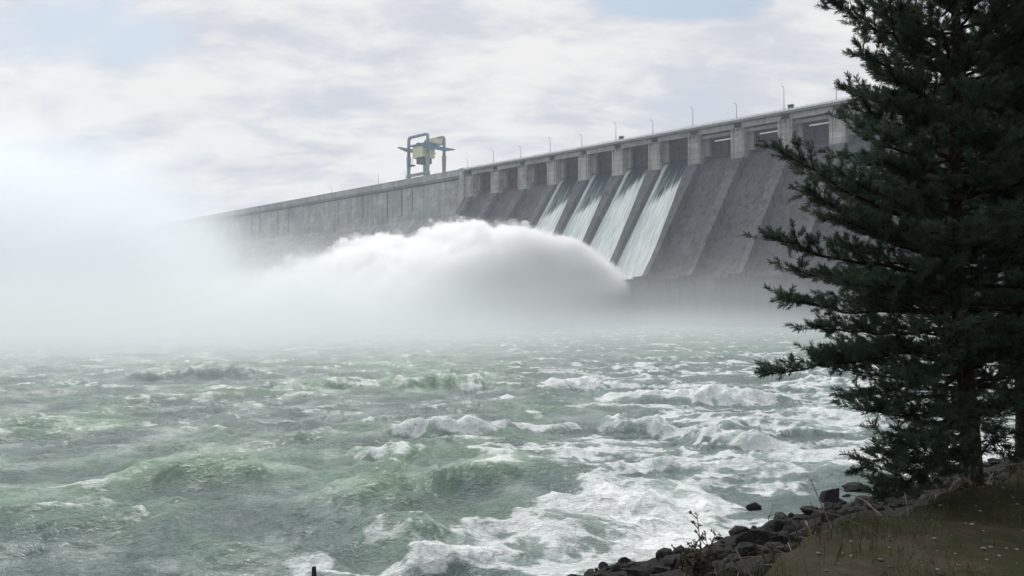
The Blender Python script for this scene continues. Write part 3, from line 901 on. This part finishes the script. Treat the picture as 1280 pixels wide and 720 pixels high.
def pine(base, height, seed, label, reach=2.2, first=.7, trunk_r=.13, dens=1.0, lean=(0, 0), special=(), azf=None, top_cut=7.0):
    rn = random.Random(seed)
    root = empty('pine_tree', base)
    B = Vector(base)
    def trunk_pt(z): return Vector((lean[0]*z + .05*math.sin(z*1.3+seed), lean[1]*z + .05*math.cos(z*1.1+seed), z))
    m = MB()
    zs = np.linspace(-.25, height, 26)
    m.tube([trunk_pt(z) for z in zs], [trunk_r*(1.35 if z < .05 else 1)*max(.06, 1-.93*max(z,0)/height) for z in zs], 12)
    tr = m.build('trunk', M['bark'], root, smooth=True)
    limbs = MB()
    shoots = []        # (pos, dir, scale)
    def add_shoots(a, b, n, sc=1.0, tipbias=True):
        d = (b-a)
        for k in range(n):
            q = rn.uniform(0, 1)
            p = a + d*q
            j = Vector((rn.gauss(0, .55), rn.gauss(0, .55), rn.gauss(.28, .4)))
            shoots.append((p, (d.normalized()*.9 + j).normalized(), sc*rn.uniform(.7, 1.15)))
        shoots.append((b, (d.normalized() + Vector((0,0,.25))).normalized(), sc*1.1))
    def branch(p0, p1, sag, dens_, twigl=.45, bare=.25, r0=None):
        L = (p1-p0).length
        n = max(6, int(L/.16))
        pts = []
        up = Vector((0, 0, 1))
        for i in range(n+1):
            q = i/n
            wob = Vector((rn.gauss(0, .02), rn.gauss(0, .02), rn.gauss(0, .015)))
            pts.append(p0.lerp(p1, q) + up*(-sag*4*q*(1-q)) + wob*(0 if i in (0, n) else 1))
        r0 = r0 or (.010 + .011*L)
        limbs.tube(pts, [r0*(1-.85*i/n) for i in range(n+1)], 5)
        fw = (p1-p0).normalized(); side = fw.cross(up)
        if side.length < .1: side = Vector((1, 0, 0))
        side.normalize()
        for i in range(1, n+1):
            q = i/n
            if q < bare: continue
            for sgn in (-1, 1):
                if rn.random() > .92*dens_: continue
                tl = twigl*(1.15-.75*q)*rn.uniform(.6, 1.2)*min(1, .5+L*.3)
                d = (fw*rn.uniform(.55, 1.0) + side*sgn*rn.uniform(.6, 1.0) + up*rn.uniform(-.15, .38)).normalized()
                a = pts[i]; b = a + d*tl + up*tl*.12
                limbs.tube([a, a.lerp(b, .5) - up*.01, b], [.006, .0045, .002], 3)
                add_shoots(a.lerp(b, .2), b, max(3, int(tl/.036*dens_)))
        add_shoots(pts[-4], pts[-1], 12)
        add_shoots(pts[int(n*.35)], pts[-1], int(L/.06))
    z = first
    ga = 2.4
    while z < min(height - .3, top_cut):
        f = z/height
        nb = rn.choice([6, 7, 7, 8])
        off = rn.uniform(0, 6.28)
        for k in range(nb):
            az = off + k*6.283/nb + rn.uniform(-.3, .3)
            l = reach*(1-f)**.75*rn.uniform(.6, 1.08)*(azf(az, z) if azf else 1)
            if l < .25: continue
            zz = z + rn.uniform(-.12, .12)
            p0 = trunk_pt(zz)
            el = math.tan(R(rn.uniform(-8, 16) + 26*f))
            p1 = p0 + Vector((math.cos(az)*l, math.sin(az)*l, l*el))
            branch(p0, p1, l*.07, dens, .42 + .12*l/2)
        z += .215*rn.uniform(.8, 1.2)
    for (px, py, Yd, z0, sag) in special:
        p1 = at(px, py, Yd) - B
        branch(trunk_pt(z0), p1 + Vector((.14, 0, -.04)), sag, .9, .40, .3)
    # dead thin twigs on the bare lower trunk
    for k in range(60):
        zz = rn.uniform(.25, first+1.1); az = rn.uniform(0, 6.28); l = rn.uniform(.3, 1.2)
        p0 = trunk_pt(zz); p1 = p0 + Vector((math.cos(az)*l, math.sin(az)*l, l*rn.uniform(-.35, .15)))
        md = p0.lerp(p1, .5) + Vector((0, 0, .05)); limbs.tube([p0, md, p1], [.009, .006, .002], 4)
        for j in range(3):
            c = md.lerp(p1, rn.random()); e = c + Vector((rn.gauss(0, .15), rn.gauss(0, .15), rn.gauss(-.03, .1))); limbs.tube([c, e], [.004, .0015], 3)
    limbs.build('limbs', M['bark'], root)
    # crown mesh
    VV, FF, b = [], [], 0
    pos = np.array([s[0] for s in shoots]); dr = np.array([s[1] for s in shoots]); sc = np.array([s[2] for s in shoots])
    rr = np.random.default_rng(seed)
    kind = rr.integers(0, len(SH), len(shoots))
    ref = rr.normal(size=dr.shape)
    ax = np.cross(dr, ref); ax /= np.linalg.norm(ax, axis=1)[:, None]
    ay = np.cross(dr, ax)
    for k, (v, f) in enumerate(SH):
        i = np.where(kind == k)[0]
        if not len(i): continue
        q = sc[i, None, None]*(v[None, :, 0:1]*ax[i, None, :] + v[None, :, 1:2]*ay[i, None, :] + v[None, :, 2:3]*dr[i, None, :]) + pos[i, None, :]
        VV.append(q.reshape(-1, 3))
        FF.append((f[None] + (np.arange(len(i))*len(v))[:, None, None]).reshape(-1, 3) + b)
        b += len(i)*len(v)
    cr = mesh_np('crown', np.concatenate(VV), np.concatenate(FF), M['needle'], root)
    tag(root, label, 'pine tree', 'pines on the bank')
    print('PINE', len(shoots), 'shoots')
    return root

def gpos(px, Yd):
    x = (px-640)/FPX*Yd
    return (x, Yd, ground_z(x, Yd))
SPECIAL = [(1033, 2, 7.6, 3.9, -.05), (1042, 108, 7.5, 3.15, .02), (1095, 0, 7.7, 4.1, 0), (1062, 55, 7.3, 3.5, 0),
           (962, 186, 7.4, 2.35, .05), (1000, 240, 7.2, 2.2, .05), (953, 295, 7.5, 2.0, .05), (985, 335, 7.3, 1.85, .06), (972, 372, 7.8, 1.7, .08),
           (1005, 405, 7.3, 1.5, .05), (943, 462, 7.4, 1.35, .0), (1010, 440, 7.6, 1.45, .08), (1075, 505, 7.0, 1.1, .08), (1052, 582, 7.3, .75, .02), (1095, 560, 6.9, .8, .03),
           (1110, 600, 7.1, .55, .02), (1040, 215, 7.0, 2.5, .03), (1030, 270, 7.0, 2.3, .03), (1045, 350, 6.9, 1.9, .05), (1080, 160, 7.0, 2.9, 0), (1050, 490, 7.5, 1.2, .08),
           (1150, 545, 6.6, .9, .05), (1128, 588, 7.0, .5, .03), (1165, 580, 6.9, .55, .03), (1085, 612, 7.3, .45, .0), (1235, 560, 7.0, .8, .04), (1180, 520, 6.7, 1.0, .05), (1120, 470, 6.7, 1.3, .05)]
def azf1(az, z):      # shorter on the water side where the special limbs stand; bare low on the land side
    c = math.cos(az)
    r = 1 - .18*max(0, -c)
    if z < 1.5 and c > -.2: r *= .45
    return r
pine(gpos(1207, 7.8), 8.2, 21, 'big dark pine leaning over the river at the right edge', 1.75, .8, .088, .62, (-.02, 0), SPECIAL, azf1, 6.3)
pine(gpos(1272, 9.3), 9.0, 33, 'slimmer dark pine standing just behind and right of the big one', 1.8, .9, .10, .58, (.01, 0), (), lambda a, z: (.55 if z < 1.8 else 1), 6.8)
pine(gpos(1390, 8.6), 8.5, 45, 'pine whose dense crown fills the right edge behind the trunks', 1.8, 1.6, .12, .72, (0, 0), (), None, 6.4)

# ------------------------------------------------------------------ spray of the jets and drifting mist
def volume_mat(name, dens_fn, color=(.96, .975, .985), aniso=.2, step=1.0):
    m, nt = new_mat(name); E.nt = nt
    co = coords()
    d = dens_fn(co)
    v = nd('ShaderNodeVolumePrincipled')
    v.inputs['Color'].default_value = (*color, 1); v.inputs['Anisotropy'].default_value = aniso
    nt.links.new(d.k, v.inputs['Density'])
    out = nd('ShaderNodeOutputMaterial'); nt.links.new(v.outputs[0], out.inputs['Volume'])
    m.cycles.volume_step_rate = step
    return m
def hull(name, x0, x1, y0, y1, top, mat, nx=48, ny=48, bot=-3.0, rz=0, loc=(0,0,0)):
    """closed cloud body: a footprint with a rounded top"""
    xs, ys = np.linspace(x0, x1, nx), np.linspace(y0, y1, ny)
    XX, YY = np.meshgrid(xs, ys, indexing='ij')
    ZZ = np.maximum(top(XX, YY), bot + .3)
    n = nx*ny
    V = np.concatenate([np.stack([XX, YY, ZZ], -1).reshape(-1, 3), np.stack([XX, YY, 0*ZZ+bot], -1).reshape(-1, 3)])
    idx = np.arange(n).reshape(nx, ny)
    F1 = np.stack([idx[:-1,:-1], idx[1:,:-1], idx[1:,1:], idx[:-1,1:]], -1).reshape(-1, 4)
    F2 = F1[:, ::-1] + n
    rim = np.concatenate([idx[:, 0], idx[-1, 1:], idx[-2::-1, -1], idx[0, -2:0:-1]])
    nx_ = np.roll(rim, -1)
    F3 = np.stack([rim, rim+n, nx_+n, nx_], -1)
    o = mesh_np(name, V, np.concatenate([F1, F2, F3]), mat)
    o.location = loc; o.rotation_euler = (0, 0, rz)
    return o

K_, TH = .00535, .63
def spray_density(co):
    sp = nd('ShaderNodeSeparateXYZ', i_Vector=co)
    a, y, z = [E(k) for k in sp.outputs]
    xx = (0 - y) - LIP_D
    xp = xx.max(0.0)
    zt = (LIP_Z + .8) + xx*TH - xx*xx*K_
    n5 = tnoise(mapped(co, (1, .3, 1)), .8, 3, .7) - .5
    zt = zt.max(smooth(xx, 95, 150, 0, 1)*(19 - (xx - 120)*.10))
    n = tnoise(mapped(co, (1, .8, 1)), .06, 5, .65, .0) - .5
    n2 = tnoise(co, .26, 3, .65) - .5
    amp = 1.5 + xp.min(90.0)*.22
    dt = zt - .5 + n*amp*1.6 + n2*(2.4 + xp.min(60.0)*.16) + n5*(2.6 + xp.min(60.0)*.07) - z
    n4 = tnoise(co, .05, 2, .5)
    soft = .4 + xp.min(100.0)*.10*smooth(n4, .42, .62)
    edge = smooth(dt/soft, 0, 1)
    thick = 4.0 + xp.min(100.0)*.10
    core = edge * smooth(dt/thick, .8, 2.2, 1, .10)
    lat = smooth(a + n*8, (66 - xp*.08), (74 - xp*.08)) * smooth(a + n*8, (153.5 + xp*.10), (149.5 + xp*.04))
    start = smooth(xx, -.5, 1.0) * smooth(xx, 175, 125)
    n3 = tnoise(mapped(co, (1, .45, 1.2)), .14, 4, .7) - .5
    return core*lat*start*(.55 - xp.min(110.0)*.0036)*(1 + n3*4.6*smooth(xx, 4, 40)).max(.06)
spray = hull('spray', 38, 176, -215, -LIP_D + .3,
             lambda x, y: 14 + 27*np.sin(np.clip((-y - LIP_D)/172, 0, 1)*np.pi)**.55 * np.sin(np.clip((x-38)/138, 0, 1)*np.pi)**.18 + 2,
             volume_mat('jet_spray', spray_density, (.988, .993, 1.0), .3, .32), rz=WALL_RZ, loc=O)
tag(spray, 'white plume of spray thrown up where the spillway jets leave the dam', 'spray', kind='stuff')

def mist_density(co):
    sp = nd('ShaderNodeSeparateXYZ', i_Vector=co)
    x, y, z = [E(k) for k in sp.outputs]
    n = tnoise(mapped(co, (1, 1, 1.2)), .021, 5, .62) - .5
    # the tall bank to the left
    ex, ey, ez = (x + 204)/150, (y - 255)/155, z/76
    r = E.m('SQRT', ex*ex + ey*ey + ez*ez)
    tall = smooth(r + n*1.15, 1.0, .38)
    # the low blanket on the water
    front = smooth(y + n*60 - x*.25, 66, 150)
    rim = smooth(y + x*1.0 + n*12, 436, 400)
    low = front * smooth(z + n*12, 20, 0) * smooth(x + n*50, 25, -75) * rim * smooth(y, 330, 260)
    thin = front * smooth(z + n*9, 9, 0) * smooth(x + n*40, 215, 120) * rim
    right = front * smooth(z + n*22, 24, 0) * smooth(x + n*40, 215, 90) * rim
    veil = smooth(y + n*40, 40, 90) * smooth(z + n*20, 26, 0) * smooth(x + n*30, 25, -40) * rim
    return tall*.050 + low*.020 + right*.0036 + thin*.0062 + veil*.0035
mist = hull('mist', -360, 215, 36, 425, lambda x, y: np.maximum(100*np.sqrt(np.clip(1.0-((x+176)/172)**2-((y-255)/172)**2, 0, 1)), 30*sst(30, 80, y - .2*x)*sst(455, 438, y+x)*sst(215, 180, x)), 
            volume_mat('drifting_mist', mist_density, (.945, .976, 1.0), .3, .8))
tag(mist, 'pale drifting mist bank over the river in front of the dam', 'mist', kind='stuff')

# ------------------------------------------------------------------ hazy air
mh, nt = new_mat('hazy_air'); E.nt = nt
v = nd('ShaderNodeVolumePrincipled'); v.inputs['Color'].default_value = (.82, .90, 1.0, 1); v.inputs['Density'].default_value = .0003; v.inputs['Anisotropy'].default_value = .2
out = nd('ShaderNodeOutputMaterial'); nt.links.new(v.outputs[0], out.inputs['Volume'])
m = MB(); m.box(-1300, 1300, -1300, 1300, -7, 145)
hz = m.build('haze', mh); tag(hz, 'thin pale haze filling the air over the river', 'haze', kind='stuff')

# ------------------------------------------------------------------ light
SUN_EL, SUN_AZ = R(46), math.atan2(-.38, .92)          # azimuth from +Y towards +X
w = bpy.data.worlds.new('World'); S.world = w; w.use_nodes = True
nt = w.node_tree; nt.nodes.clear(); E.nt = nt
sky = nd('ShaderNodeTexSky', sky_type='NISHITA', sun_disc=False, sun_elevation=SUN_EL, sun_rotation=SUN_AZ, air_density=1.0, dust_density=2.0, ozone_density=1.0)
co = coords('Generated')
sp = nd('ShaderNodeSeparateXYZ', i_Vector=co)
dx, dy, dz = [E(k) for k in sp.outputs]
den = dz.max(0.0) + .30
pv = nd('ShaderNodeCombineXYZ', i_X=dx/den, i_Y=dy/den, i_Z=0.0).outputs[0]
c1 = tnoise(mapped(pv, (1, 1.5, 1), (.7, 2.3, 0)), 1.5, 7, .58, .35)
c2 = tnoise(mapped(pv, (1, 1.8, 1), (5.1, .4, 2)), 3.2, 6, .6, .3)
def blob(px, py, rx, ry):
    """soft patch of open sky in one direction"""
    vx, vz = (px-640)/FPX, (HOR-py)/FPX
    qx = (dx/dy.max(.05) - vx)/rx; qz = (dz/dy.max(.05) - vz)/ry
    return smooth(qx*qx + qz*qz, 1.0, 0.0) * smooth(dy, .1, .3)
hole = blob(845, -22, .19, .062)*.72 + blob(70, 85, .22, .13)*.42 + blob(330, 165, .16, .06)*.40 + blob(150, 20, .3, .08)*.2
cov = smooth(c1*1.0 + c2*.35 + .05 - hole*.62, .34, .60)
c3 = tnoise(mapped(pv, (1, 1.4, 1), (2.2, 7.1, 0)), 7.5, 6, .62, .5)
shade = smooth(c2*.5 + c1*.3 + c3*.2, .41, .58)
cl = mix(shade, (6.4, 6.65, 7.3, 1), (8.95, 8.85, 8.75, 1))
skyc = mix(.7, sky.outputs[0], (5.6, 6.7, 7.8, 1))
col = mix(cov, skyc, cl)
bg = nd('ShaderNodeBackground'); nt.links.new(col, bg.inputs[0]); bg.inputs[1].default_value = .10
out = nd('ShaderNodeOutputWorld'); nt.links.new(bg.outputs[0], out.inputs[0])

sd = bpy.data.lights.new('sun', 'SUN'); sd.energy = 2.7; sd.angle = R(28); sd.color = (1, .96, .9)
so = bpy.data.objects.new('sun', sd); COL.objects.link(so)
sv = Vector((math.sin(SUN_AZ)*math.cos(SUN_EL), math.cos(SUN_AZ)*math.cos(SUN_EL), math.sin(SUN_EL)))
so.rotation_euler = (-sv).to_track_quat('-Z', 'Y').to_euler(); so.location = (-60, 60, 200)

# ------------------------------------------------------------------ camera
cd = bpy.data.cameras.new('camera'); cd.sensor_width = 36; cd.lens = FPX/1280*36; cd.clip_end = 6000; cd.clip_start = .1
cam = bpy.data.objects.new('camera', cd); COL.objects.link(cam); S.camera = cam
cam.location = (0, 0, CAM_Z); cam.rotation_euler = (R(90) + math.atan((HOR-360)/FPX), 0, 0)

S.view_settings.view_transform = 'Standard'; S.view_settings.look = 'None'; S.view_settings.exposure = 0; S.view_settings.gamma = 1
c = S.cycles
c.max_bounces = 12; c.diffuse_bounces = 2; c.glossy_bounces = 2; c.transmission_bounces = 2; c.transparent_max_bounces = 8; c.volume_bounces = 10
c.use_denoising = True; c.use_adaptive_sampling = True; c.adaptive_threshold = .02
c.caustics_reflective = False; c.caustics_refractive = False
c.sample_clamp_indirect = 4
